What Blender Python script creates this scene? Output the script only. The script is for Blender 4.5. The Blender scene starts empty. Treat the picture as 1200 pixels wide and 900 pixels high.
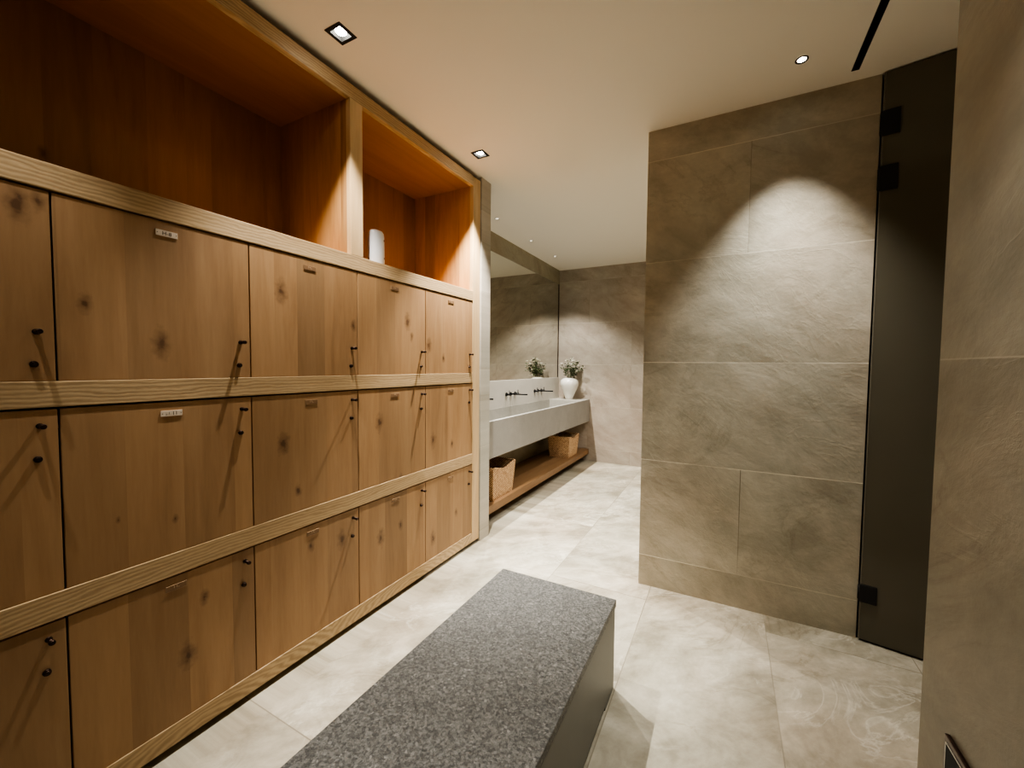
import bpy, bmesh, math, random
from mathutils import Vector, Matrix
random.seed(7)
D = bpy.data
COL = bpy.context.scene.collection
PI = math.pi

# ------------------------------------------------------------------ geometry constants (metres)
CAMX, CAMZ = 1.6554, 1.35
H = 2.749                 # ceiling height
YW = 2.574                # front face of the partition wall
YB = 5.637                # far wall
XL = -0.567               # left wall plane
DP, Y0, Y4 = 0.5241, 0.4103, 2.5074   # locker pitch, first gap, end
ROWS = [(0.100, 0.622), (0.699, 1.224), (1.296, 1.821)]   # door openings
RAILS = [(0.028, 0.100), (0.622, 0.699), (1.224, 1.296), (1.821, 1.893)]
NICHE_TOP, RAIL_TOP = 2.645, 2.712
YL = Y0 - 3 * DP          # left end of the cabinet

# ------------------------------------------------------------------ node helpers
class NT:
    def __init__(s, name):
        s.m = D.materials.new(name); s.m.use_nodes = True
        s.t = s.m.node_tree; s.n = s.t.nodes; s.l = s.t.links
        s.b = s.n['Principled BSDF']
    def node(s, typ, **kw):
        x = s.n.new(typ)
        for k, v in kw.items(): setattr(x, k, v)
        return x
    def put(s, sock, v):
        if isinstance(v, bpy.types.NodeSocket): s.l.new(v, sock)
        elif v is not None: sock.default_value = v
    def math(s, op, a, b=None, c=None, clamp=False):
        x = s.node('ShaderNodeMath', operation=op, use_clamp=clamp)
        s.put(x.inputs[0], a); s.put(x.inputs[1], b)
        if c is not None: s.put(x.inputs[2], c)
        return x.outputs[0]
    def vmath(s, op, a, b=None, scale=None):
        x = s.node('ShaderNodeVectorMath', operation=op)
        s.put(x.inputs[0], a); s.put(x.inputs[1], b)
        if scale is not None: s.put(x.inputs['Scale'], scale)
        return x.outputs[0]
    def sep(s, v):
        x = s.node('ShaderNodeSeparateXYZ'); s.put(x.inputs[0], v); return x.outputs
    def comb(s, a, b, c):
        x = s.node('ShaderNodeCombineXYZ')
        s.put(x.inputs[0], a); s.put(x.inputs[1], b); s.put(x.inputs[2], c); return x.outputs[0]
    def noise(s, vec, scale, detail=4, rough=.55, dist=0, out=0):
        x = s.node('ShaderNodeTexNoise'); s.put(x.inputs['Vector'], vec)
        x.inputs['Scale'].default_value = scale; x.inputs['Detail'].default_value = detail
        x.inputs['Roughness'].default_value = rough; x.inputs['Distortion'].default_value = dist
        return x.outputs[out]
    def ramp(s, f, stops, interp='LINEAR'):
        x = s.node('ShaderNodeValToRGB'); s.put(x.inputs[0], f); e = x.color_ramp.elements
        x.color_ramp.interpolation = interp
        while len(e) < len(stops): e.new(.5)
        for el, (p, c) in zip(e, stops):
            el.position = p
            el.color = (c, c, c, 1) if isinstance(c, (int, float)) else (*c, 1)
        return x.outputs[0]
    def mix(s, f, a, b, mode='MIX'):
        x = s.node('ShaderNodeMix', data_type='RGBA', blend_type=mode)
        s.put(x.inputs[0], f)
        for i, v in ((6, a), (7, b)):
            if isinstance(v, tuple): v = (*v, 1) if len(v) == 3 else v
            s.put(x.inputs[i], v)
        return x.outputs[2]
    def bump(s, h, strength=.2, dist=.01, normal=None):
        x = s.node('ShaderNodeBump'); x.inputs['Strength'].default_value = strength
        x.inputs['Distance'].default_value = dist; s.put(x.inputs['Height'], h)
        if normal is not None: s.put(x.inputs['Normal'], normal)
        s.l.new(x.outputs[0], s.b.inputs['Normal']); return x.outputs[0]
    def setp(s, **kw):
        for k, v in kw.items(): s.put(s.b.inputs[k.replace('_', ' ')], v)
        return s.m

def plain(name, c, rough=.5, metal=0., var=.06, scale=30, **kw):
    t = NT(name)
    tc = t.node('ShaderNodeTexCoord').outputs['Object']
    n = t.noise(tc, scale, 3)
    col = t.mix(n, tuple(x * (1 - var) for x in c), tuple(min(1, x * (1 + var)) for x in c))
    t.setp(Base_Color=col, Roughness=rough, Metallic=metal, **kw)
    return t.m

def seams(t, u, v, u0, tu, v0, tv, shift, mod=2, w=.0016):
    """running-bond tile joints; returns tile ids and the two joint masks"""
    rv = t.math('DIVIDE', t.math('SUBTRACT', v, v0), tv)
    i = t.math('FLOOR', rv)
    par = t.math('FLOORED_MODULO', i, float(mod))
    sh = t.math('MULTIPLY', t.math('GREATER_THAN', par, .5), shift)
    ru = t.math('DIVIDE', t.math('SUBTRACT', t.math('SUBTRACT', u, u0), sh), tu)
    j = t.math('FLOOR', ru)
    fv = t.math('FRACT', rv); fu = t.math('FRACT', ru)
    dv = t.math('MULTIPLY', t.math('MINIMUM', fv, t.math('SUBTRACT', 1., fv)), tv)
    du = t.math('MULTIPLY', t.math('MINIMUM', fu, t.math('SUBTRACT', 1., fu)), tu)
    mv = t.math('LESS_THAN', dv, w); mu = t.math('LESS_THAN', du, w)
    return i, j, mv, mu

def stone(name, cols, plane='xz', u0=1.735, tu=1.2, v0=.19, tv=.595, shift=.6, mod=3, joint_v=(.55, .5, .4),
          joint_u=(.2, .17, .12), vein=(.5, .46, .36), veina=.35, rough=.5, bump=.25, w=.0016, scale=1.0, spec=.4, ridge=.06, rk=.09, rb=.2, tilt=.45, an=(.8, 1.4), crack=.35):
    t = NT(name)
    pos = t.node('ShaderNodeNewGeometry').outputs['Position']
    x, y, z = t.sep(pos)[:3]
    u, v = {'xz': (x, z), 'yz': (y, z), 'yx': (y, x)}[plane]
    if plane == 'yx': v = t.math('MAXIMUM', v, .10)     # the first tile column runs on under the lockers
    i, j, mv, mu = seams(t, u, v, u0, tu, v0, tv, shift, mod, w)
    off = t.comb(t.math('MULTIPLY', i, 7.31), t.math('MULTIPLY', j, 3.77), t.math('MULTIPLY', t.math('ADD', i, j), 5.13))
    # rotate so the markings run on a diagonal, stretched along it
    loc = t.vmath('ADD', t.comb(u, v, 0.), off)
    mp = t.node('ShaderNodeMapping'); t.put(mp.inputs[0], loc)
    mp.inputs['Rotation'].default_value = (0, 0, tilt)
    mp2 = t.node('ShaderNodeMapping'); t.put(mp2.inputs[0], mp.outputs[0]); mp2.inputs['Scale'].default_value = (an[0], an[1], 1)
    q = mp2.outputs[0]
    big = t.noise(q, 1.7 * scale, 9, .68, .5)
    med = t.noise(q, 6.5 * scale, 8, .65, .4)
    fine = t.noise(pos, 60, 3, .6)
    rn = t.node('ShaderNodeTexNoise', noise_type='RIDGED_MULTIFRACTAL', normalize=True); t.put(rn.inputs['Vector'], q)
    rn.inputs['Scale'].default_value = 1.25 * scale; rn.inputs['Detail'].default_value = 7; rn.inputs['Roughness'].default_value = .55
    rn.inputs['Lacunarity'].default_value = 2.1; rn.inputs['Distortion'].default_value = .45
    rdg = t.ramp(rn.outputs[0], [(.25, 0.), (.85, 1.)])
    warp = t.noise(t.vmath('ADD', q, t.comb(4.1, 2.2, 9.)), 2.6 * scale, 6, .6, 1.6)
    f = t.math('ADD', t.math('MULTIPLY', big, .55), t.math('ADD', t.math('MULTIPLY', med, .2), t.math('MULTIPLY', warp, .25)))
    f = t.math('ADD', f, t.math('MULTIPLY', t.math('SUBTRACT', rdg, .45), rk))
    c = t.ramp(f, [(.36, cols[0]), (.5, cols[1]), (.64, cols[2])])
    hue = t.noise(pos, .9, 3)
    c = t.mix(t.ramp(hue, [(.42, 0.), (.62, .5)]), c, t.mix(1., c, (1.1, .96, .9), 'MULTIPLY'))
    vn = t.noise(q, 2.3 * scale, 7, .6, 2.2)
    vm = t.ramp(t.math('ABSOLUTE', t.math('SUBTRACT', vn, .5)), [(0., 1.), (.012, .45), (.035, 0.)])
    gate = t.ramp(t.noise(q, 1.9, 2), [(.48, 0.), (.62, 1.)])
    c = t.mix(t.math('MULTIPLY', t.math('MULTIPLY', vm, gate), veina * .45), c, vein)
    c = t.mix(t.math('MULTIPLY', t.ramp(fine, [(.3, 1.), (.7, 0.)]), .18), c, t.mix(1., c, (.7, .7, .7), 'MULTIPLY'))
    if crack:
        cn = t.noise(t.vmath('ADD', q, t.comb(9.3, 1.7, 3.)), 1.6 * scale, 9, .62, 1.2)
        cm = t.ramp(t.math('ABSOLUTE', t.math('SUBTRACT', cn, .5)), [(0., 1.), (.006, .6), (.03, 0.)])
        cg = t.ramp(t.noise(q, 2.6, 3), [(.45, 0.), (.6, 1.)])
        c = t.mix(t.math('MULTIPLY', t.math('MULTIPLY', cm, cg), crack), c, t.mix(1., c, (.5, .46, .38), 'MULTIPLY'))
    jg = t.ramp(t.noise(pos, 1.3, 2), [(.35, .25), (.6, 1.)])
    c = t.mix(t.math('MULTIPLY', mu, jg), c, joint_u); c = t.mix(t.math('MULTIPLY', mv, jg), c, joint_v)
    hgt = t.math('ADD', t.math('ADD', t.math('MULTIPLY', med, .6), t.math('MULTIPLY', fine, .05)),
                 t.math('ADD', t.math('MULTIPLY', t.math('MULTIPLY', vm, gate), ridge), t.math('MULTIPLY', rdg, rb)))
    t.bump(hgt, bump, .02)
    t.setp(Base_Color=c, Roughness=rough)
    t.b.inputs['Specular IOR Level'].default_value = spec
    return t.m

def wood(name, along='z', base=(.42, .235, .10), light=(.56, .34, .165), dark=(.25, .12, .045), plank=.135, rough=.5,
         knots=False, cathedral=.0, planks=.55, sc=1.):
    t = NT(name)
    tc = t.node('ShaderNodeTexCoord').outputs['Object']
    rnd = t.node('ShaderNodeObjectInfo').outputs['Random']
    x, y, z = t.sep(tc)[:3]
    if along == 'z': g, a, b = z, y, x
    elif along == 'y': g, a, b = y, z, x
    else: g, a, b = z, x, y        # 'zx': vertical grain on a face that runs along x
    r = t.math('MULTIPLY', rnd, 37.)
    vo = t.node('ShaderNodeTexVoronoi', voronoi_dimensions='1D'); vo.inputs['Scale'].default_value = 1.
    vo.inputs['Randomness'].default_value = .75
    t.put(vo.inputs['W'], t.math('ADD', t.math('DIVIDE', a, plank), t.math('MULTIPLY', r, 3.1)))
    pl = t.sep(vo.outputs['Color'])[0]
    base_v = t.comb(t.math('ADD', t.math('MULTIPLY', a, 1.), t.math('ADD', r, t.math('MULTIPLY', pl, 9.))), t.math('MULTIPLY', b, 1.), t.math('MULTIPLY', g, .09))
    kdist = None
    if knots:
        # grain bends round the knots
        for kn in ('knot_a', 'knot_b'):
            at = t.node('ShaderNodeAttribute', attribute_type='OBJECT', attribute_name=kn)
            kx, ky, kr = t.sep(at.outputs['Vector'])[:3]
            da = t.math('DIVIDE', t.math('SUBTRACT', a, kx), kr)
            dg = t.math('DIVIDE', t.math('SUBTRACT', g, ky), t.math('MULTIPLY', kr, 1.9))
            wob = t.math('MULTIPLY', t.math('SUBTRACT', t.noise(tc, 40, 3), .5), 1.1)
            d = t.math('ADD', t.math('SQRT', t.math('ADD', t.math('MULTIPLY', da, da), t.math('MULTIPLY', dg, dg))), wob)
            kdist = d if kdist is None else t.math('MINIMUM', kdist, d)
    big = t.noise(t.comb(t.math('ADD', a, r), b, t.math('MULTIPLY', g, .35)), 5, 3, .5, .5)
    n1 = t.noise(base_v, 11 * sc, 5, .55, .8)
    n2 = t.noise(base_v, 75 * sc, 4, .65, .2)
    f = t.math('ADD', t.math('MULTIPLY', n1, .5), t.math('ADD', t.math('MULTIPLY', n2, .2), t.math('MULTIPLY', big, .3)))
    if cathedral > 0:
        wv = t.node('ShaderNodeTexWave', wave_type='RINGS', rings_direction='SPHERICAL', wave_profile='SIN')
        t.put(wv.inputs['Vector'], t.comb(t.math('MULTIPLY', a, 1.0), t.math('ADD', b, .06), t.math('ADD', t.math('MULTIPLY', t.math('PINGPONG', t.math('ADD', g, r), .55), .28), .02)))
        wv.inputs['Scale'].default_value = 26; wv.inputs['Distortion'].default_value = 5.5
        wv.inputs['Detail'].default_value = 3; wv.inputs['Detail Scale'].default_value = 1.6
        f = t.math('ADD', t.math('MULTIPLY', f, 1 - cathedral), t.math('MULTIPLY', wv.outputs['Fac'], cathedral))
    c = t.ramp(f, [(.28, dark), (.47, base), (.68, light)])
    tone = t.ramp(pl, [(0., .70), (.5, 1.), (1., 1.25)])
    c = t.mix(planks, c, t.mix(1., c, tone, 'MULTIPLY'))
    c = t.mix(t.ramp(big, [(.4, 0.), (.7, .45)]), c, t.mix(1., c, (.78, .72, .62), 'MULTIPLY'))
    if knots:
        km = t.ramp(kdist, [(.35, 1.), (.9, .55), (2.6, 0.)] if False else [(.1, .85), (.35, .45), (.95, 0.)])
        # distance in knot radii, scaled into the ramp's 0..1
        for lk in list(t.l):
            pass
        c = t.mix(km, c, (.07, .03, .012))
    t.bump(f, .12, .004)
    t.setp(Base_Color=c, Roughness=rough)
    t.b.inputs['Specular IOR Level'].default_value = .35
    return t.m

# ------------------------------------------------------------------ materials
M = {}
M['door'] = wood('oak_door', 'z', base=(.34, .20, .097), light=(.44, .275, .142), dark=(.235, .13, .058), knots=True, plank=.15, planks=.65)
M['rail'] = wood('oak_rail', 'y', base=(.46, .325, .18), light=(.60, .44, .26), dark=(.31, .205, .105), plank=.4, cathedral=.22, planks=.15)
M['stile'] = wood('oak_stile', 'z', base=(.56, .39, .21), light=(.70, .52, .31), dark=(.42, .26, .12), plank=.3, planks=.1)
M['panel'] = wood('oak_panel', 'zx', base=(.42, .22, .08), light=(.56, .33, .14), dark=(.22, .095, .03), plank=.10, planks=.8)
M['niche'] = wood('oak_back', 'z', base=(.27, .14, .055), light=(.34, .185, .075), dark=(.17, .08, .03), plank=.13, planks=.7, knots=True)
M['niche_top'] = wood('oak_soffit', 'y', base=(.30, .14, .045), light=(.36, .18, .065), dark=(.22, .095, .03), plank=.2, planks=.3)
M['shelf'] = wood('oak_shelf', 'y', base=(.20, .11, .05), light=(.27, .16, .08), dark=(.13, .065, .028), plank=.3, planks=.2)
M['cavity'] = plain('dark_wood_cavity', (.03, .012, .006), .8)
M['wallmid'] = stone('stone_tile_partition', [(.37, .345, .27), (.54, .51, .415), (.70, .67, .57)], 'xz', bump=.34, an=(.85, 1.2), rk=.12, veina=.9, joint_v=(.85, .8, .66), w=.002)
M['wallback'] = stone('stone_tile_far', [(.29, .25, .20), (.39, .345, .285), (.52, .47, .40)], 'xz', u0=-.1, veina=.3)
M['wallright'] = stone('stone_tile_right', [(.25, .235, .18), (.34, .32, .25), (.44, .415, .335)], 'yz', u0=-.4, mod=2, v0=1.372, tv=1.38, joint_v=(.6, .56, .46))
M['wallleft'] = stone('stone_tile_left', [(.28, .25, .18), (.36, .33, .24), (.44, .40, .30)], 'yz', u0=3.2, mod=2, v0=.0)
M['pillar'] = stone('stone_pillar', [(.38, .36, .30), (.48, .455, .39), (.58, .55, .48)], 'xz', u0=3.3, mod=2, veina=.3, bump=.1, v0=.13)
M['floor'] = stone('stone_floor', [(.27, .245, .18), (.49, .455, .36), (.76, .73, .62)], 'yx', u0=.907, tu=2.4, v0=.094, tv=.591, shift=1.5,
                   mod=2, joint_v=(.2, .17, .12), joint_u=(.2, .17, .12), vein=(.85, .81, .69), veina=.9, rough=.42, bump=.12, w=.0022, scale=1.1, ridge=.25, an=(.85, 1.35), tilt=-.75, rk=.13, crack=.5)
M['ceiling'] = plain('ceiling_paint', (.88, .845, .77), .9, var=.015, scale=1.5)
M['black'] = plain('black_metal', (.012, .012, .012), .4, .6)
M['bronze'] = plain('dark_bronze', (.05, .03, .022), .33, .9)
M['blackmatte'] = plain('matte_black', (.006, .006, .006), .8)
M['chrome'] = plain('brushed_steel', (.5, .48, .44), .3, 1.)
M['white'] = plain('white_plastic', (.80, .81, .84), .35, var=.01)
M['greybtn'] = plain('dark_button', (.06, .06, .07), .5)
M['ceramic'] = plain('glazed_ceramic', (.78, .76, .68), .22, var=.08, scale=9)
M['leaf'] = plain('leaf_green', (.05, .07, .025), .6, var=.5, scale=40)
M['stem'] = plain('stem_green', (.07, .07, .03), .6, var=.3)
M['petal'] = plain('white_petal', (.80, .78, .68), .6, var=.1)
M['plate_light'] = plain('plate_pale', (.66, .56, .45), .5)
M['plate_wood'] = plain('plate_wood', (.58, .42, .26), .5)
M['ink'] = plain('plate_ink', (.03, .015, .008), .6)
M['ink_soft'] = plain('plate_engraving', (.20, .11, .05), .6)
M['edge_glint'] = plain('grey_edge_glint', (.16, .145, .11), .25)  # grey that stands in for the highlight along the glass edge
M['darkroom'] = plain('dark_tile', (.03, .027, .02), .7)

def m_granite():
    t = NT('flamed_granite')
    tc = t.node('ShaderNodeTexCoord').outputs['Object']
    n1 = t.noise(tc, 120, 5, .7, .3); n2 = t.noise(tc, 300, 3, .6); n3 = t.noise(tc, 7, 4, .6)
    v = t.node('ShaderNodeTexVoronoi'); t.put(v.inputs['Vector'], tc); v.inputs['Scale'].default_value = 150
    sp = t.sep(v.outputs['Color'])[0]
    f = t.math('ADD', t.math('MULTIPLY', n1, .55), t.math('ADD', t.math('MULTIPLY', n2, .25), t.math('MULTIPLY', sp, .2)))
    c = t.ramp(f, [(.36, (.030, .030, .027)), (.46, (.070, .069, .063)), (.54, (.115, .113, .103)), (.68, (.20, .195, .18))])
    c = t.mix(t.ramp(sp, [(.975, 0.), (.995, .3)]), c, (.4, .39, .36))
    c = t.mix(t.ramp(n3, [(.35, .35), (.65, 0.)]), c, t.mix(1., c, (.72, .72, .7), 'MULTIPLY'))
    t.bump(t.math('ADD', n1, t.math('MULTIPLY', n2, .5)), .55, .006)
    return t.setp(Base_Color=c, Roughness=.42)
def m_grey(name, a, b, sc=6, rough=.45, bump=.06):
    t = NT(name)
    tc = t.node('ShaderNodeTexCoord').outputs['Object']
    n = t.noise(tc, sc, 6, .6, .5); n2 = t.noise(tc, 90, 3, .6)
    c = t.mix(n, a, b); c = t.mix(t.math('MULTIPLY', n2, .25), c, t.mix(1., c, (.6, .6, .58), 'MULTIPLY'))
    t.bump(n2, bump, .004)
    return t.setp(Base_Color=c, Roughness=rough)
M['granite'] = m_granite()
M['benchside'] = m_grey('honed_grey_stone', (.13, .127, .108), (.20, .195, .17), 3)
M['sink'] = m_grey('grey_limestone', (.22, .207, .185), (.335, .317, .285), 7, .5, .12)
M['sinkpale'] = m_grey('speckled_limestone', (.33, .315, .275), (.47, .45, .40), 22, .5, .12)
M['splash'] = m_grey('pale_limestone', (.50, .47, .41), (.62, .585, .52), 6, .5, .08)

def m_basket():
    t = NT('woven_seagrass')
    tc = t.node('ShaderNodeTexCoord').outputs['Object']
    x, y, z = t.sep(tc)[:3]
    a = t.math('ADD', x, y)
    wx = t.math('SINE', t.math('MULTIPLY', a, 260.)); wz = t.math('SINE', t.math('MULTIPLY', z, 300.))
    chk = t.math('MULTIPLY', wx, wz)
    n = t.noise(tc, 55, 4, .7)
    f = t.math('ADD', t.math('MULTIPLY', chk, .28), n)
    c = t.ramp(f, [(.25, (.16, .07, .025)), (.5, (.50, .29, .14)), (.75, (.78, .56, .34))])
    t.bump(f, .8, .008)
    return t.setp(Base_Color=c, Roughness=.7)
M['basket'] = m_basket()
M['liner'] = plain('dark_liner', (.012, .01, .008), .9)

def m_mirror():
    t = NT('mirror_silver')
    n = t.noise(t.node('ShaderNodeTexCoord').outputs['Object'], 2, 1)
    c = t.mix(n, (.74, .74, .68), (.76, .76, .70))
    return t.setp(Base_Color=c, Roughness=.012, Metallic=1.)
M['mirror'] = m_mirror()
def m_glass():
    t = NT('tinted_glass')
    t.setp(Base_Color=(.16, .15, .11, 1), Roughness=.12, IOR=1.5)
    t.b.inputs['Transmission Weight'].default_value = .25
    n = t.noise(t.node('ShaderNodeTexCoord').outputs['Object'], 3, 2)
    t.put(t.b.inputs['Base Color'], t.mix(n, (.12, .11, .078), (.15, .135, .10)))
    return t.m
M['glass'] = m_glass()
def m_emit(name, c, s):
    t = NT(name)
    n = t.noise(t.node('ShaderNodeTexCoord').outputs['Object'], 5, 1)
    t.setp(Base_Color=(.8, .8, .8, 1), Emission_Color=t.mix(n, c, tuple(min(1, k * 1.02) for k in c)), Emission_Strength=s)
    return t.m
M['lamp'] = m_emit('lamp_glow', (1., .95, .82), 14.)
M['lamp_dim'] = m_emit('lamp_glow_side', (1., .9, .72), .35)

# ------------------------------------------------------------------ mesh helpers
class MB:
    def __init__(s): s.bm = bmesh.new()
    def box(s, a, b, bev=0., mi=0, seg=2):
        r = bmesh.ops.create_cube(s.bm, size=1.)
        vs = r['verts']
        for v in vs:
            v.co = Vector([(a[i] + b[i]) / 2 + v.co[i] * (b[i] - a[i]) for i in range(3)])
        fs = set(f for v in vs for f in v.link_faces)
        for f in fs: f.material_index = mi
        if bev:
            es = list(set(e for v in vs for e in v.link_edges))
            bmesh.ops.bevel(s.bm, geom=es, offset=bev, segments=seg, affect='EDGES', profile=.7)
        return s
    def cyl(s, p0, p1, r0, r1=None, seg=20, mi=0, cap=True):
        r1 = r0 if r1 is None else r1
        p0, p1 = Vector(p0), Vector(p1); d = p1 - p0
        m = Matrix.Translation((p0 + p1) / 2) @ d.to_track_quat('Z', 'Y').to_matrix().to_4x4()
        r = bmesh.ops.create_cone(s.bm, cap_ends=cap, segments=seg, radius1=r0, radius2=r1, depth=d.length, matrix=m)
        for f in set(f for v in r['verts'] for f in v.link_faces):
            f.material_index = mi; f.smooth = len(f.verts) == 4
        return s
    def tube(s, pts, rad, seg=10, mi=0):
        pts = [Vector(p) for p in pts]
        if not isinstance(rad, (list, tuple)): rad = [rad] * len(pts)
        rings = []
        for k, p in enumerate(pts):
            d = (pts[min(k + 1, len(pts) - 1)] - pts[max(k - 1, 0)]).normalized()
            q = d.to_track_quat('Z', 'Y')
            rings.append([s.bm.verts.new(p + q @ Vector((math.cos(2 * PI * j / seg) * rad[k], math.sin(2 * PI * j / seg) * rad[k], 0))) for j in range(seg)])
        for r0, r1 in zip(rings, rings[1:]):
            for j in range(seg):
                f = s.bm.faces.new((r0[j], r0[(j + 1) % seg], r1[(j + 1) % seg], r1[j])); f.smooth = True; f.material_index = mi
        for rr in (rings[0][::-1], rings[-1]):
            f = s.bm.faces.new(rr); f.material_index = mi
        return s
    def lathe(s, prof, seg=40, mi=0, sx=1., sy=1., c=(0, 0, 0)):
        rings = []
        for r, z in prof:
            rings.append([s.bm.verts.new((c[0] + r * sx * math.cos(2 * PI * j / seg), c[1] + r * sy * math.sin(2 * PI * j / seg), c[2] + z)) for j in range(seg)])
        for r0, r1 in zip(rings, rings[1:]):
            for j in range(seg):
                f = s.bm.faces.new((r0[j], r0[(j + 1) % seg], r1[(j + 1) % seg], r1[j])); f.smooth = True; f.material_index = mi
        for rr in (rings[0][::-1], rings[-1]):
            f = s.bm.faces.new(rr); f.material_index = mi; f.smooth = False
        return s
    def build(s, name, mats, parent=None, loc=(0, 0, 0), **props):
        bmesh.ops.recalc_face_normals(s.bm, faces=s.bm.faces[:])
        me = D.meshes.new(name); s.bm.to_mesh(me); s.bm.free()
        for m in (mats if isinstance(mats, (list, tuple)) else [mats]): me.materials.append(m)
        o = D.objects.new(name, me); COL.objects.link(o); o.location = loc
        if parent is not None: o.parent = parent
        for k, v in props.items(): o[k] = v
        return o

def thing(name, label, cat, loc=(0, 0, 0), group=None, rz=0.):
    o = D.objects.new(name, None); COL.objects.link(o); o.location = loc; o.rotation_euler = (0, 0, rz)
    o.empty_display_size = .1
    o['label'] = label; o['category'] = cat
    if group: o['group'] = group
    return o
def tag(o, label, cat, group=None):
    o['label'] = label; o['category'] = cat
    if group: o['group'] = group
    return o
def struct(name, a, b, mat, label=None, bev=0.):
    o = MB().box(a, b, bev).build(name, mat); o['kind'] = 'structure'
    o['label'] = label; o['category'] = name.split('_')[0]
    return o

# ------------------------------------------------------------------ the room
XB0, XB1 = XL - .12, 3.05
fl = struct('floor', (XB0, -1.75, -.10), (XB1, YB + .12, 0), M['floor'], 'cream veined large-format stone tile floor')
def ceiling():
    # a slab with real recesses for the downlights and the slot
    mb = MB(); z0, z1 = H, H + .12
    cuts = [(x - .036, x + .036, y - .036, y + .036) for x, y in SQ] + [(SLOT[0], SLOT[1], SLOT[2], SLOT[3])]
    xs = sorted(set([XB0, XB1] + [c for k in cuts for c in k[:2]])); ys = sorted(set([-1.75, YB + .12] + [c for k in cuts for c in k[2:]]))
    for i in range(len(xs) - 1):
        for j in range(len(ys) - 1):
            cx, cy = (xs[i] + xs[i + 1]) / 2, (ys[j] + ys[j + 1]) / 2
            if any(k[0] < cx < k[1] and k[2] < cy < k[3] for k in cuts): continue
            mb.box((xs[i], ys[j], z0), (xs[i + 1], ys[j + 1], z1))
    bmesh.ops.remove_doubles(mb.bm, verts=mb.bm.verts[:], dist=1e-5)
    # drop the inner coincident faces
    seen = {}
    for f in mb.bm.faces:
        seen.setdefault(tuple(sorted(v.index for v in f.verts)), []).append(f)
    dead = [f for fs in seen.values() if len(fs) > 1 for f in fs]
    if dead: bmesh.ops.delete(mb.bm, geom=dead, context='FACES')
    o = mb.build('ceiling', M['ceiling']); o['kind'] = 'structure'; o['label'] = 'flat beige painted ceiling'; o['category'] = 'ceiling'
SQ = [(.168, 2.33), (.168, 1.232), (.168, .134), (.168, -.964)]
SLOT = (2.128, 2.158, 1.32, 2.486)
ceiling()
struct('wall_left', (XB0, -1.75, 0), (XL, YB + .12, H), M['wallleft'], 'stone tiled wall behind the lockers and the vanity mirror')
struct('wall_far', (XL, YB, 0), (XB1, YB + .12, H), M['wallback'], 'warm stone tiled wall at the end of the vanity corridor')
struct('wall_rear', (XL, -1.75, 0), (2.055, -1.63, H), M['wallright'], 'stone tiled wall behind the viewer')
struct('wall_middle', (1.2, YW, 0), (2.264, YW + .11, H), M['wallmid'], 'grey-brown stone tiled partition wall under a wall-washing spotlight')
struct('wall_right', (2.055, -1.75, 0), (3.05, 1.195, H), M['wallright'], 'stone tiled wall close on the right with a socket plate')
struct('wall_side', (2.95, 1.195, 0), (3.05, YB, H), M['wallright'], 'stone tiled wall beside the glass door, mostly hidden')
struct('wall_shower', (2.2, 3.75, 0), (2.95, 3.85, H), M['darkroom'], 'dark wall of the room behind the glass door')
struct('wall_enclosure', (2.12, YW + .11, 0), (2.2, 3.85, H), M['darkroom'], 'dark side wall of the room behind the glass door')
struct('wall_pillar', (XL, 2.613, 0), (.004, 2.745, H), M['pillar'], 'narrow pale stone pier between the lockers and the vanity', .002)
struct('trim_1', (XL, 2.745, 2.55), (XL + .012, YB, H), M['wallleft'], 'stone strip above the vanity mirror')

# ------------------------------------------------------------------ locker cabinet
cab = thing('locker_cabinet', 'wall of oak lockers in three rows with open niches above', 'lockers', (0, YL, 0))
W_ = Y4 - YL              # local y runs 0..W_
def L(y): return y - YL
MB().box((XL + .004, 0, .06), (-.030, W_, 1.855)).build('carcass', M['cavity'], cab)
MB().box((-.10, 0, 0), (-.075, L(2.605), .062)).build('plinth', M['blackmatte'], cab)
for k, (z0, z1) in enumerate(RAILS):
    x0 = -.030
    MB().box((x0, 0, z0), (0, L(2.5074), z1), .0025).build('rail', M['rail'], cab)
MB().box((-.030, 0, NICHE_TOP), (0, L(2.5074), RAIL_TOP), .0025).build('top_rail', M['rail'], cab)
MB().box((-.030, L(2.5074), .028), (0, L(2.600), RAIL_TOP), .0025).build('stile', M['stile'], cab)
MB().box((-.030, -.05, .028), (0, 0, RAIL_TOP), .0025).build('stile', M['stile'], cab)
MB().box((XL + .004, L(2.5084), .06), (-.031, L(2.56), 2.70)).build('side_panel', M['panel'], cab)
MB().box((XL + .004, -.05, .06), (-.031, 0, 2.70)).build('side_panel', M['panel'], cab)
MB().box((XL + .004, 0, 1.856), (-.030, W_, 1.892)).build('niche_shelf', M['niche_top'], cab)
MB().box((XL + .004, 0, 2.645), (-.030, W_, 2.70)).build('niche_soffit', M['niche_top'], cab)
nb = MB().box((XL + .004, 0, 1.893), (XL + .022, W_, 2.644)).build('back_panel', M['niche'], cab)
nb['knot_a'] = [L(.532), 2.10, .020]; nb['knot_b'] = [L(1.76), 2.33, .016]
for yd in (1.421,):
    MB().box((-.0295, L(yd), 1.893), (0, L(yd + .075), 2.6445), .002).build('divider_stile', M['stile'], cab)
    MB().box((XL + .023, L(yd), 1.893), (-.030, L(yd + .075), 2.6445)).build('divider', M['panel'], cab)

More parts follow.
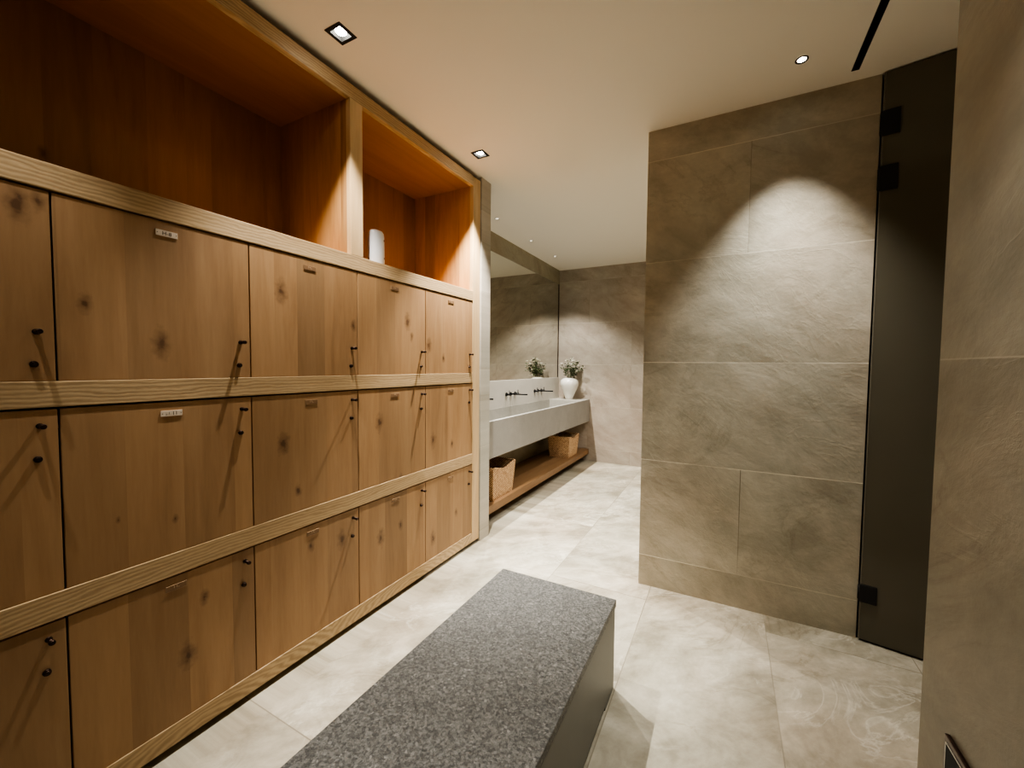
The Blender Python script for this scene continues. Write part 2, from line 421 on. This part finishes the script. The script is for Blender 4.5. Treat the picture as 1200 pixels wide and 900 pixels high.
# one locker door with knob, cylinder lock and number plate
DW = DP - .005
def door_mesh(h):
    mb = MB().box((-.022, .0025, .001), (-.003, .0025 + DW, h - .006), .0015)
    bmesh.ops.recalc_face_normals(mb.bm, faces=mb.bm.faces[:])
    me = D.meshes.new('door'); mb.bm.to_mesh(me); mb.bm.free(); me.materials.append(M['door']); return me
def knob_mesh():
    mb = MB().cyl((-.003, 0, 0), (.001, 0, 0), .0075, .0075, 20)
    mb.cyl((.001, 0, 0), (.020, 0, 0), .0058, .0058, 16)
    mb.cyl((.020, 0, 0), (.027, 0, 0), .0066, .0076, 20).cyl((.027, 0, 0), (.031, 0, 0), .0076, .0060, 20)
    me = D.meshes.new('knob'); mb.bm.to_mesh(me); mb.bm.free(); me.materials.append(M['bronze']); return me
def lock_mesh():
    mb = MB().cyl((-.003, 0, 0), (.003, 0, 0), .0088, .0084, 24).cyl((.003, 0, 0), (.008, 0, 0), .0066, .0062, 24, 0)
    mb.box((.0078, -.001, -.004), (.0084, .001, .004), 0, 1)
    me = D.meshes.new('lock'); mb.bm.to_mesh(me); mb.bm.free(); me.materials.append(M['bronze']); me.materials.append(M['blackmatte']); return me
KM, LM = knob_mesh(), lock_mesh()
def text_into(bm, s, size, place, mi):
    cu = D.curves.new('txt', 'FONT'); cu.body = s; cu.size = size; cu.align_x = 'CENTER'; cu.align_y = 'CENTER'; cu.extrude = .0002
    o = D.objects.new('txt', cu); COL.objects.link(o)
    bpy.context.view_layer.update()
    me = D.meshes.new_from_object(o)
    n0 = len(bm.faces); me.transform(place); bm.from_mesh(me); bm.faces.ensure_lookup_table()
    for f in bm.faces[n0:]: f.material_index = mi
    D.objects.remove(o); D.curves.remove(cu); D.meshes.remove(me)
def plate_mesh(kind, text):
    mb = MB().box((-.003, -.030, -.0095), (-.0006, .030, .0095), .0005, 0)
    if kind == 'pale':
        for sy in (-.026, .026): mb.cyl((-.0006, sy, 0), (-.0002, sy, 0), .0014, .0014, 10, 1)
    place = Matrix.Translation((-.0005, 0, -.0004)) @ Matrix.Rotation(PI / 2, 4, 'Z') @ Matrix.Rotation(PI / 2, 4, 'X')
    if text: text_into(mb.bm, text, .017, place, 1)
    me = D.meshes.new('number_plate'); mb.bm.to_mesh(me); mb.bm.free()
    me.materials.append(M['plate_light'] if kind == 'pale' else M['plate_wood']); me.materials.append(M['ink'] if kind == 'pale' else M['ink_soft']); return me
PLATES = {(3, 2): ('pale', 'H-8'), (3, 1): ('pale', 'H-11'), (3, 0): ('wood', 'H-')}
DM = {}
KN = {  # knots seen on the doors: column (from the left end), row -> (y, z) world, radius
    (3, 2): [(190, 403), (100, 355)], (4, 2): [(330, 341), (415, 382)], (5, 2): [(478, 377), (483, 395)], (6, 2): [(503, 405), (520, 420)],
    (4, 1): [(333, 520), (350, 575)], (3, 0): [(221, 768), (240, 700)], (5, 0): [(447, 630), (470, 615)], (5, 1): [(445, 495), (470, 560)],
    (6, 1): [(508, 516), (530, 520)], (2, 2): [(20, 238), (45, 235)], (6, 0): [(508, 630), (535, 600)], (4, 0): [(401, 632), (365, 640)]}
FX, YAW, PITCH, ROLL = 476.611, .486832, -.0441266, .0093536
def cam_axes():
    cy, sy, cp, sp = math.cos(YAW), math.sin(YAW), math.cos(PITCH), math.sin(PITCH)
    F = Vector((-sy * cp, cy * cp, sp)); R = Vector((cy, sy, 0)); U = R.cross(F)
    c, s = math.cos(ROLL), math.sin(ROLL)
    return F, c * R + s * U, -s * R + c * U
AF, AR, AU = cam_axes()
def on_front(px, py):
    """where a knot noted in the photo lies on the locker fronts (plane x = 0)"""
    d = AF * FX + AR * (px - 600) + AU * (450 - py)
    t = (0 - CAMX) / d.x
    return d.y * t, CAMZ + d.z * t
for col in range(7):
    for row in range(3):
        z0, z1 = ROWS[row]; y = YL + col * DP - YL
        if row not in DM: DM[row] = door_mesh(z1 - z0)
        d = D.objects.new('door', DM[row]); COL.objects.link(d); d.parent = cab; d.location = (0, y, z0)
        kk = KN.get((col, row))
        if kk:
            for nm, (px, py), rr in zip(('knot_a', 'knot_b'), kk, (.034, .021)):
                wy, wz = on_front(px, py); d[nm] = [wy - YL - y, wz - z0, rr]
        else:
            d['knot_a'] = [random.uniform(.1, .4), random.uniform(.1, .4), .012]; d['knot_b'] = [random.uniform(.1, .4), random.uniform(.1, .4), .008]
        if row == 2: kz, lz = 1.431, 1.343
        elif row == 1: kz, lz = 1.174, 1.083
        else: kz, lz = .573, .482
        k = D.objects.new('knob', KM); COL.objects.link(k); k.parent = d; k.location = (0, DP - .037, kz - z0)
        l = D.objects.new('lock', LM); COL.objects.link(l); l.parent = d; l.location = (0, DP - .043, lz - z0)
        kind, txt = PLATES.get((col, row), ('wood', 'H-' if col > 3 else ''))
        key = ('plate', kind, txt)
        if key not in DM: DM[key] = plate_mesh(kind, txt)
        p = D.objects.new('number_plate', DM[key]); COL.objects.link(p); p.parent = d
        p.location = (0, DP / 2, z1 - z0 - (.044 if row else .042))

# ------------------------------------------------------------------ white dispenser in the niche
dsp = thing('air_freshener', 'white rounded plastic dispenser standing in the right niche above the lockers', 'dispenser', (-.075, 1.655, 1.893))
mb = MB()
prof = [(.030, 0), (.0505, 0), (.0515, .004), (.050, .08), (.0485, .165), (.046, .180), (.038, .190), (.022, .1955), (.006, .197)]
mb.lathe([(r, z) for r, z in prof[1:]], 48, 0, .72, 1.)
mb.build('body', M['white'], dsp)
for dz in (.045, .142):
    a = .62
    px, py = .049 * .72 * math.cos(a), .049 * math.sin(a)
    MB().cyl((px - .003, py - .002, dz), (px + .002, py + .002, dz), .0048, .0048, 16).build('button', M['greybtn'], dsp)

# ------------------------------------------------------------------ bench
BX0, BX1, BY0, BY1, BZ = .732, 1.273, -.60, 1.672, .380
bench = thing('bench', 'long low bench with a speckled dark granite top in front of the lockers', 'bench', ((BX0 + BX1) / 2, (BY0 + BY1) / 2, 0))
hx, hy = (BX1 - BX0) / 2, (BY1 - BY0) / 2
MB().box((-hx, -hy, BZ - .03), (hx, hy, BZ), .0025).build('seat_slab', M['granite'], bench)
mb = MB().box((-hx + .004, -hy + .004, .016), (hx - .004, hy - .004, BZ - .0305), .001)
mb.build('body', M['benchside'], bench)
MB().box((-hx + .02, -hy + .02, 0), (hx - .02, hy - .14, .0155)).build('plinth', M['blackmatte'], bench)
MB().box((-hx + .004, hy - .135, 0), (hx - .004, hy - .004, .0155)).build('end_foot', M['benchside'], bench)

# ------------------------------------------------------------------ vanity: trough sink
SX0, SX1, SY0, SY1, SZ0, SZ1 = XL + .001, -.082, 2.7455, YB - .001, .575, .888
sink = thing('trough_sink', 'long grey stone trough sink spanning the vanity wall', 'sink', (SX0, SY0, SZ0))
def rel(x, y, z): return (x - SX0, y - SY0, z - SZ0)
mb = MB(); bm = mb.bm
ix0, ix1, iy0, iy1, zb = -.540, -.098, 2.86, 5.28, .70
mb.box(rel(SX0, SY0, SZ0), rel(SX1, SY1, zb))
mb.box(rel(ix1, SY0, zb), rel(SX1, SY1, SZ1), .0015)
mb.box(rel(SX0, SY0, zb), rel(ix0, SY1, SZ1))
mb.box(rel(ix0, SY0, zb), rel(ix1, iy0, SZ1))
mb.box(rel(ix0, iy1, zb), rel(ix1, SY1, SZ1))
mb.build('basin', M['sinkpale'], sink)
MB().box(rel(SX1 + .0003, SY0, SZ0 - .0005), rel(SX1 + .012, SY1, SZ1 - .001), .001).build('apron', M['sink'], sink)
MB().box(rel(ix0 + .1, iy0 + .03, zb), rel(ix1 - .1, iy1 - .03, zb + .004)).build('drain_grille', M['blackmatte'], sink)
bs = MB().box((.001, 0, 0), (.024, SY1 - SY0, 1.19 - SZ1 - .0005), .001).build('backsplash', M['splash'], None, (XL, SY0, SZ1 + .0005))
tag(bs, 'pale stone backsplash slab behind the black wall faucets', 'backsplash')

# faucets
def faucet(y, label):
    t = thing('wall_faucet', label, 'faucet', (XL + .024, y, 1.03), 'wall faucets over the trough sink')
    mb = MB().cyl((0, 0, 0), (.008, 0, 0), .022, .022, 24).cyl((.008, 0, 0), (.215, 0, 0), .0095, .0085, 18)
    mb.build('spout', M['black'], t)
    for s in (-.105, .105):
        mb = MB().cyl((0, s, 0), (.008, s, 0), .022, .022, 24).cyl((.008, s, 0), (.05, s, 0), .013, .013, 18)
        mb.cyl((.042, s, 0), (.042, s, .045), .0045, .0045, 10)
        mb.build('handle', M['black'], t)
faucet(3.36, 'black wall faucet nearest the stone pier, mostly hidden')
faucet(4.12, 'middle black wall faucet over the trough sink')
faucet(4.88, 'black wall faucet nearest the white vase')

# mirror
mir = thing('wall_mirror', 'large wall mirror above the trough sink', 'mirror', (XL, SY0, 1.192))
MB().box((.001, .002, 0), (.007, YB - SY0 - .022, 1.356)).build('mirror_glass', M['mirror'], mir)
MB().box((.001, YB - SY0 - .020, 0), (.012, YB - SY0 - .002, 1.356)).build('edge_strip', M['bronze'], mir)

# wooden shelf under the sink
shf = thing('vanity_shelf', 'brown wooden shelf under the trough sink', 'shelf', (XL, SY0, .105))
MB().box((.002, .001, 0), (-.075 - XL, YB - SY0 - .002, .068), .002).build('board', M['shelf'], shf)
MB().box((.002, .001, -.1045), (.12, YB - SY0 - .002, -.0005)).build('support', M['sink'], shf)

# baskets
def basket(x, y, sx, sy, h, label, rz=0.):
    t = thing('woven_basket', label, 'basket', (x, y, .1735), 'woven baskets on the vanity shelf', rz)
    bm = bmesh.new(); n = 14; lv = 12; th = .012
    def ring(f, inset, z):
        k = .86 + .14 * f; hx, hy = sx / 2 * k - inset, sy / 2 * k - inset; vs = []
        pts = []
        for i in range(n): pts.append((hx, -hy + 2 * hy * i / n))
        for i in range(n): pts.append((hx - 2 * hx * i / n, hy))
        for i in range(n): pts.append((-hx, hy - 2 * hy * i / n))
        for i in range(n): pts.append((-hx + 2 * hx * i / n, -hy))
        return pts
    outer, inner = [], []
    for k in range(lv + 1):
        f = k / lv
        for lst, ins in ((outer, 0.), (inner, th)):
            row = []
            for i, (a, b) in enumerate(ring(f, ins, 0)):
                s = (i % n) / n
                side = i // n
                dip = .035 * math.sin(PI * s) ** 2 if side in (0, 2) else .0
                z = max(h * f, th if lst is inner else 0) - dip * f * f
                row.append(bm.verts.new((a, b, z)))
            lst.append(row)
    N = 4 * n
    for lst, rv in ((outer, False), (inner, True)):
        for r0, r1 in zip(lst, lst[1:]):
            for i in range(N):
                q = (r0[i], r0[(i + 1) % N], r1[(i + 1) % N], r1[i])
                f_ = bm.faces.new(q[::-1] if rv else q)
    for i in range(N):
        bm.faces.new((outer[-1][i], outer[-1][(i + 1) % N], inner[-1][(i + 1) % N], inner[-1][i]))
    bm.faces.new(outer[0][::-1]); bm.faces.new(inner[0])
    mb = MB(); mb.bm.free(); mb.bm = bm
    mb.build('basket_body', M['basket'], t)
    # plaited rim following the dip
    pts = []
    for i, (a, b) in enumerate(ring(1., th / 2, 0)):
        s = (i % n) / n; side = i // n
        dip = .035 * math.sin(PI * s) ** 2 if side in (0, 2) else 0.
        pts.append((a, b, h - dip))
    pts.append(pts[0])
    MB().tube(pts, .0085, 8).build('rim', M['basket'], t)
    mb = MB().box((-sx * .36, -sy * .36, th), (sx * .36, sy * .36, h * .62), .02)
    mb.build('liner', M['liner'], t)
basket(-.235, 3.185, .28, .42, .29, 'woven rush basket at the near end of the vanity shelf')
basket(-.245, 5.07, .30, .38, .27, 'woven rush basket at the far end of the vanity shelf')

# vase and flowers
VX, VY, VZ = -.315, 5.455, SZ1
vase = MB().lathe([(.047, 0), (.050, .003), (.058, .03), (.082, .09), (.108, .15), (.124, .20), (.128, .235), (.118, .268), (.092, .290), (.066, .300), (.058, .304),
                   (.052, .302), (.050, .29), (.06, .27), (.04, .2), (.02, .19)], 48).build('vase', M['ceramic'], None, (VX, VY, VZ))
tag(vase, 'rounded cream ceramic vase standing at the far end of the trough sink', 'vase')
bq = thing('flower_bouquet', 'loose bouquet of small white flowers with dark leaves in the cream vase', 'flowers', (VX, VY, VZ + .21))
rg = random.Random(3)
stems = []
mb = MB(); lf = MB(); heads = []
for k in range(22):
    a = rg.uniform(0, 2 * PI); s = rg.uniform(.04, .23); hgt = rg.uniform(.19, .35) - s * .45
    if k == 0: a, s, hgt = .15, .23, .19
    top = Vector((math.cos(a) * s * .8, math.sin(a) * s, .05 + hgt))
    if VY + top.y > YB - .03: top.y = YB - .03 - VY
    top.y = min(top.y, .13); base = Vector((math.cos(a) * .015, math.sin(a) * .015, .0))
    mid = Vector((math.cos(a) * .028, math.sin(a) * .028, .09))
    q = mid.lerp(top, .55) + Vector((0, 0, .02))
    mb.tube([base, mid, q, top], [.0022, .002, .0018, .0014], 6)
    heads.append(top)
    for _ in range(9 if k else 16):
        p = mid.lerp(top, rg.uniform(.2, 1.05)) + Vector((rg.uniform(-.02, .02), rg.uniform(-.02, .02), rg.uniform(-.01, .02)))
        p.y = min(p.y, .15)
        d = Vector((rg.uniform(-1, 1), rg.uniform(-1, .4), rg.uniform(-.4, .9))).normalized(); sd = d.cross(Vector((rg.uniform(-1, 1), rg.uniform(-1, 1), 1))).normalized()
        ln, wd = rg.uniform(.03, .055), rg.uniform(.010, .017)
        vs = [lf.bm.verts.new(v) for v in (p, p + d * ln * .5 + sd * wd, p + d * ln, p + d * ln * .5 - sd * wd)]
        lf.bm.faces.new(vs)
mb.build('stems', M['stem'], bq)
lf.build('leaves', M['leaf'], bq)
for k, hd in enumerate(heads):
    for c in range(2):
        p = hd + Vector((rg.uniform(-.028, .028), rg.uniform(-.028, .01), rg.uniform(-.02, .02)))
        fb = MB()
        for r in range(8):
            a = r * PI / 4 + rg.uniform(-.2, .2); up = rg.uniform(.15, .7)
            d = Vector((math.cos(a) * math.cos(up), math.sin(a) * math.cos(up), math.sin(up)))
            sd = Vector((-math.sin(a), math.cos(a), 0)); ln = .025
            vs = [fb.bm.verts.new(v) for v in (Vector(), d * ln * .5 + sd * .011, d * ln, d * ln * .5 - sd * .011)]
            fb.bm.faces.new(vs)
        fb.lathe([(.002, -.003), (.005, 0), (.005, .003), (.002, .006)], 8)
        fb.build('blossom', M['petal'], bq, p)

# ------------------------------------------------------------------ glass door on the right
ga = math.radians(-11.3)
gd = thing('glass_door', 'tall dark tinted glass door with black square hinges at the end of the partition', 'door', (2.274, 2.560, 0), rz=ga)
MB().box((0, -.005, .012), (.66, .005, H - .006), .001).build('glass_pane', M['glass'], gd)
MB().box((-.006, -.006, .012), (-.0005, .006, H - .006), .001).build('edge_glint_strip', M['edge_glint'], gd)  # added strip; its colour paints the bright glint on the pane's hinge edge
MB().box((.0, -.0035, .004), (.66, .0035, .0118)).build('bottom_seal', M['blackmatte'], gd)
for z0, z1 in ((2.45, 2.565), (2.195, 2.31), (.200, .288)):
    mb = MB().box((-.008, -.013, z0), (.058, .013, z1), .003)
    mb.cyl((-.006, 0, z0 + .01), (-.006, 0, z1 - .01), .009, .009, 16)
    mb.build('hinge', M['blackmatte'], gd)

# ------------------------------------------------------------------ socket plate on the right wall
sp = thing('socket_plate', 'dark square socket plate low on the right wall', 'socket', (2.055, 1.02, .607))
MB().box((-.009, -.043, -.043), (-.0005, .043, .043), .003).build('frame', M['bronze'], sp)
mb = MB().box((-.0105, -.033, -.033), (-.0088, -.031, .033)).box((-.0105, .031, -.033), (-.0088, .033, .033))
mb.box((-.0105, -.031, -.033), (-.0088, .031, -.031)).box((-.0105, -.031, .031), (-.0088, .031, .033)).build('inner_edge', M['chrome'], sp)
MB().box((-.0102, -.0305, -.0305), (-.0092, .0305, .0305)).build('insert', M['blackmatte'], sp)

# ------------------------------------------------------------------ slot diffuser in the ceiling
sl = thing('slot_diffuser', 'long narrow black slot diffuser in the ceiling by the glass door', 'air vent', (SLOT[0], SLOT[2], H))
MB().box((0, 0, .06), (SLOT[1] - SLOT[0], SLOT[3] - SLOT[2], .075)).build('backing', M['blackmatte'], sl)
w = SLOT[1] - SLOT[0]; l = SLOT[3] - SLOT[2]
mb = MB().box((.0, 0, -.0015), (.002, l, .059)).box((w - .002, 0, -.0015), (w, l, .059)).box((.002, 0, -.0015), (w - .002, .002, .059)).box((.002, l - .002, -.0015), (w - .002, l, .059))
mb.build('frame', M['blackmatte'], sl)

# ------------------------------------------------------------------ downlights (fixture and its lamp)
def spot(x, y, z, energy, half, blend, col=(1., .955, .875), r=.012, tilt=(0, 0), name='downlight_beam'):
    ld = D.lights.new(name, 'SPOT'); ld.energy = energy; ld.spot_size = math.radians(2 * half); ld.spot_blend = blend
    ld.color = col; ld.shadow_soft_size = r
    o = D.objects.new(name, ld); COL.objects.link(o); o.location = (x, y, z); o.rotation_euler = (tilt[0], tilt[1], 0)
    return o
def square_light(x, y, label, e, half=36, blend=.65):
    t = thing('square_downlight', label, 'ceiling light', (x, y, H), 'square downlights over the lockers')
    mb = MB(); a, b = .0455, .030
    mb.box((-a, -a, -.003), (-b, a, -.0002)).box((b, -a, -.003), (a, a, -.0002)).box((-b, -a, -.003), (b, -b, -.0002)).box((-b, b, -.003), (b, a, -.0002))
    mb.build('frame', M['blackmatte'], t)
    b = .034; mb = MB(); c = .0355
    mb.box((-c, -c, .0), (-b, c, .07)).box((b, -c, .0), (c, c, .07)).box((-b, -c, 0), (b, -b, .07)).box((-b, b, 0), (b, c, .07))
    mb.build('baffle', M['blackmatte'], t)
    MB().lathe([(.004, .003), (.019, .0035), (.0235, .008), (.0235, .04), (.012, .06)], 24).build('lamp', M['lamp'], t)
    spot(x, y, H - .012, e, half, blend)
E_A = 100
square_light(*SQ[0], 'square downlight with a black trim above the far end of the lockers', E_A * 1.45)
square_light(*SQ[1], 'square downlight with a black trim above the middle of the lockers', E_A * .54)
square_light(*SQ[2], 'square black-trimmed downlight above the near lockers, out of the frame', E_A * .22, 30)
square_light(*SQ[3], 'square black-trimmed downlight behind the viewer beside the lockers', E_A * .04)

def round_light(x, y, label, e, half, blend, r=.026, bright=True, group='round downlights', tilt=(0, 0), soft=.012, col=(1., .955, .875)):
    t = thing('round_downlight', label, 'ceiling light', (x, y, H), group)
    mb = MB(); bm = mb.bm; seg = 28
    rings = []
    for rr, z in ((r, -.0003), (r, -.003), (r * .78, -.003), (r * .70, -.0005)):
        rings.append([bm.verts.new((rr * math.cos(2 * PI * j / seg), rr * math.sin(2 * PI * j / seg), z)) for j in range(seg)])
    for r0, r1 in zip(rings, rings[1:] + rings[:1]):
        for j in range(seg): bm.faces.new((r0[j], r0[(j + 1) % seg], r1[(j + 1) % seg], r1[j]))
    mb.build('trim_ring', M['bronze'] if bright else M['chrome'], t)
    MB().lathe([(r * .2, -.0022), (r * .56, -.0018), (r * .56, -.0004)], 24).build('lamp', M['lamp'] if bright else M['lamp_dim'], t)
    spot(x, y, H - .012, e, half, blend, r=soft, tilt=tilt, col=col)
round_light(1.912, 2.292, 'small round downlight in front of the partition wall', 44, 36, .95)
round_light(-.322, 3.40, 'tiny round downlight over the sink nearest the pier', 62, 52, .5, .026, False)
round_light(-.322, 4.16, 'tiny round downlight over the middle of the sink', 62, 52, .5, .026, False)
round_light(-.322, 4.87, 'tiny round downlight over the sink nearest the far wall', 40, 52, .5, .026, False)
round_light(1.83, .56, 'small round downlight by the right wall, above the viewer', 30, 32, .9)
round_light(1.83, -.8, 'small round downlight by the right wall, behind the viewer', 8, 33, .5)
round_light(1.15, 4.3, 'round downlight in the corridor hidden behind the partition', 36, 55, .6, tilt=(0, 0))
round_light(1.9, 3.1, 'round downlight beyond the partition, hidden behind it', 45, 60, .6)

wd = D.worlds.new('world'); bpy.context.scene.world = wd; wd.use_nodes = True
wd.node_tree.nodes['Background'].inputs[0].default_value = (1., .85, .65, 1)
wd.node_tree.nodes['Background'].inputs[1].default_value = .05

# ------------------------------------------------------------------ camera
cd = D.cameras.new('camera'); cam = D.objects.new('camera', cd); COL.objects.link(cam)
cd.sensor_fit = 'HORIZONTAL'; cd.sensor_width = 36; cd.lens = FX / 1200 * 36; cd.clip_start = .02
m = Matrix((AR, AU, -AF)).transposed().to_4x4(); m.translation = (CAMX, 0, CAMZ); cam.matrix_world = m
sc = bpy.context.scene; sc.camera = cam
sc.view_settings.view_transform = 'AgX'; sc.view_settings.look = 'AgX - Medium High Contrast'
sc.view_settings.exposure = 1.98; sc.view_settings.gamma = 1.
cy = sc.cycles
cy.max_bounces = 10; cy.diffuse_bounces = 6; cy.glossy_bounces = 5; cy.transmission_bounces = 6
cy.sample_clamp_indirect = 6.; cy.use_denoising = True; cy.caustics_reflective = False; cy.caustics_refractive = False
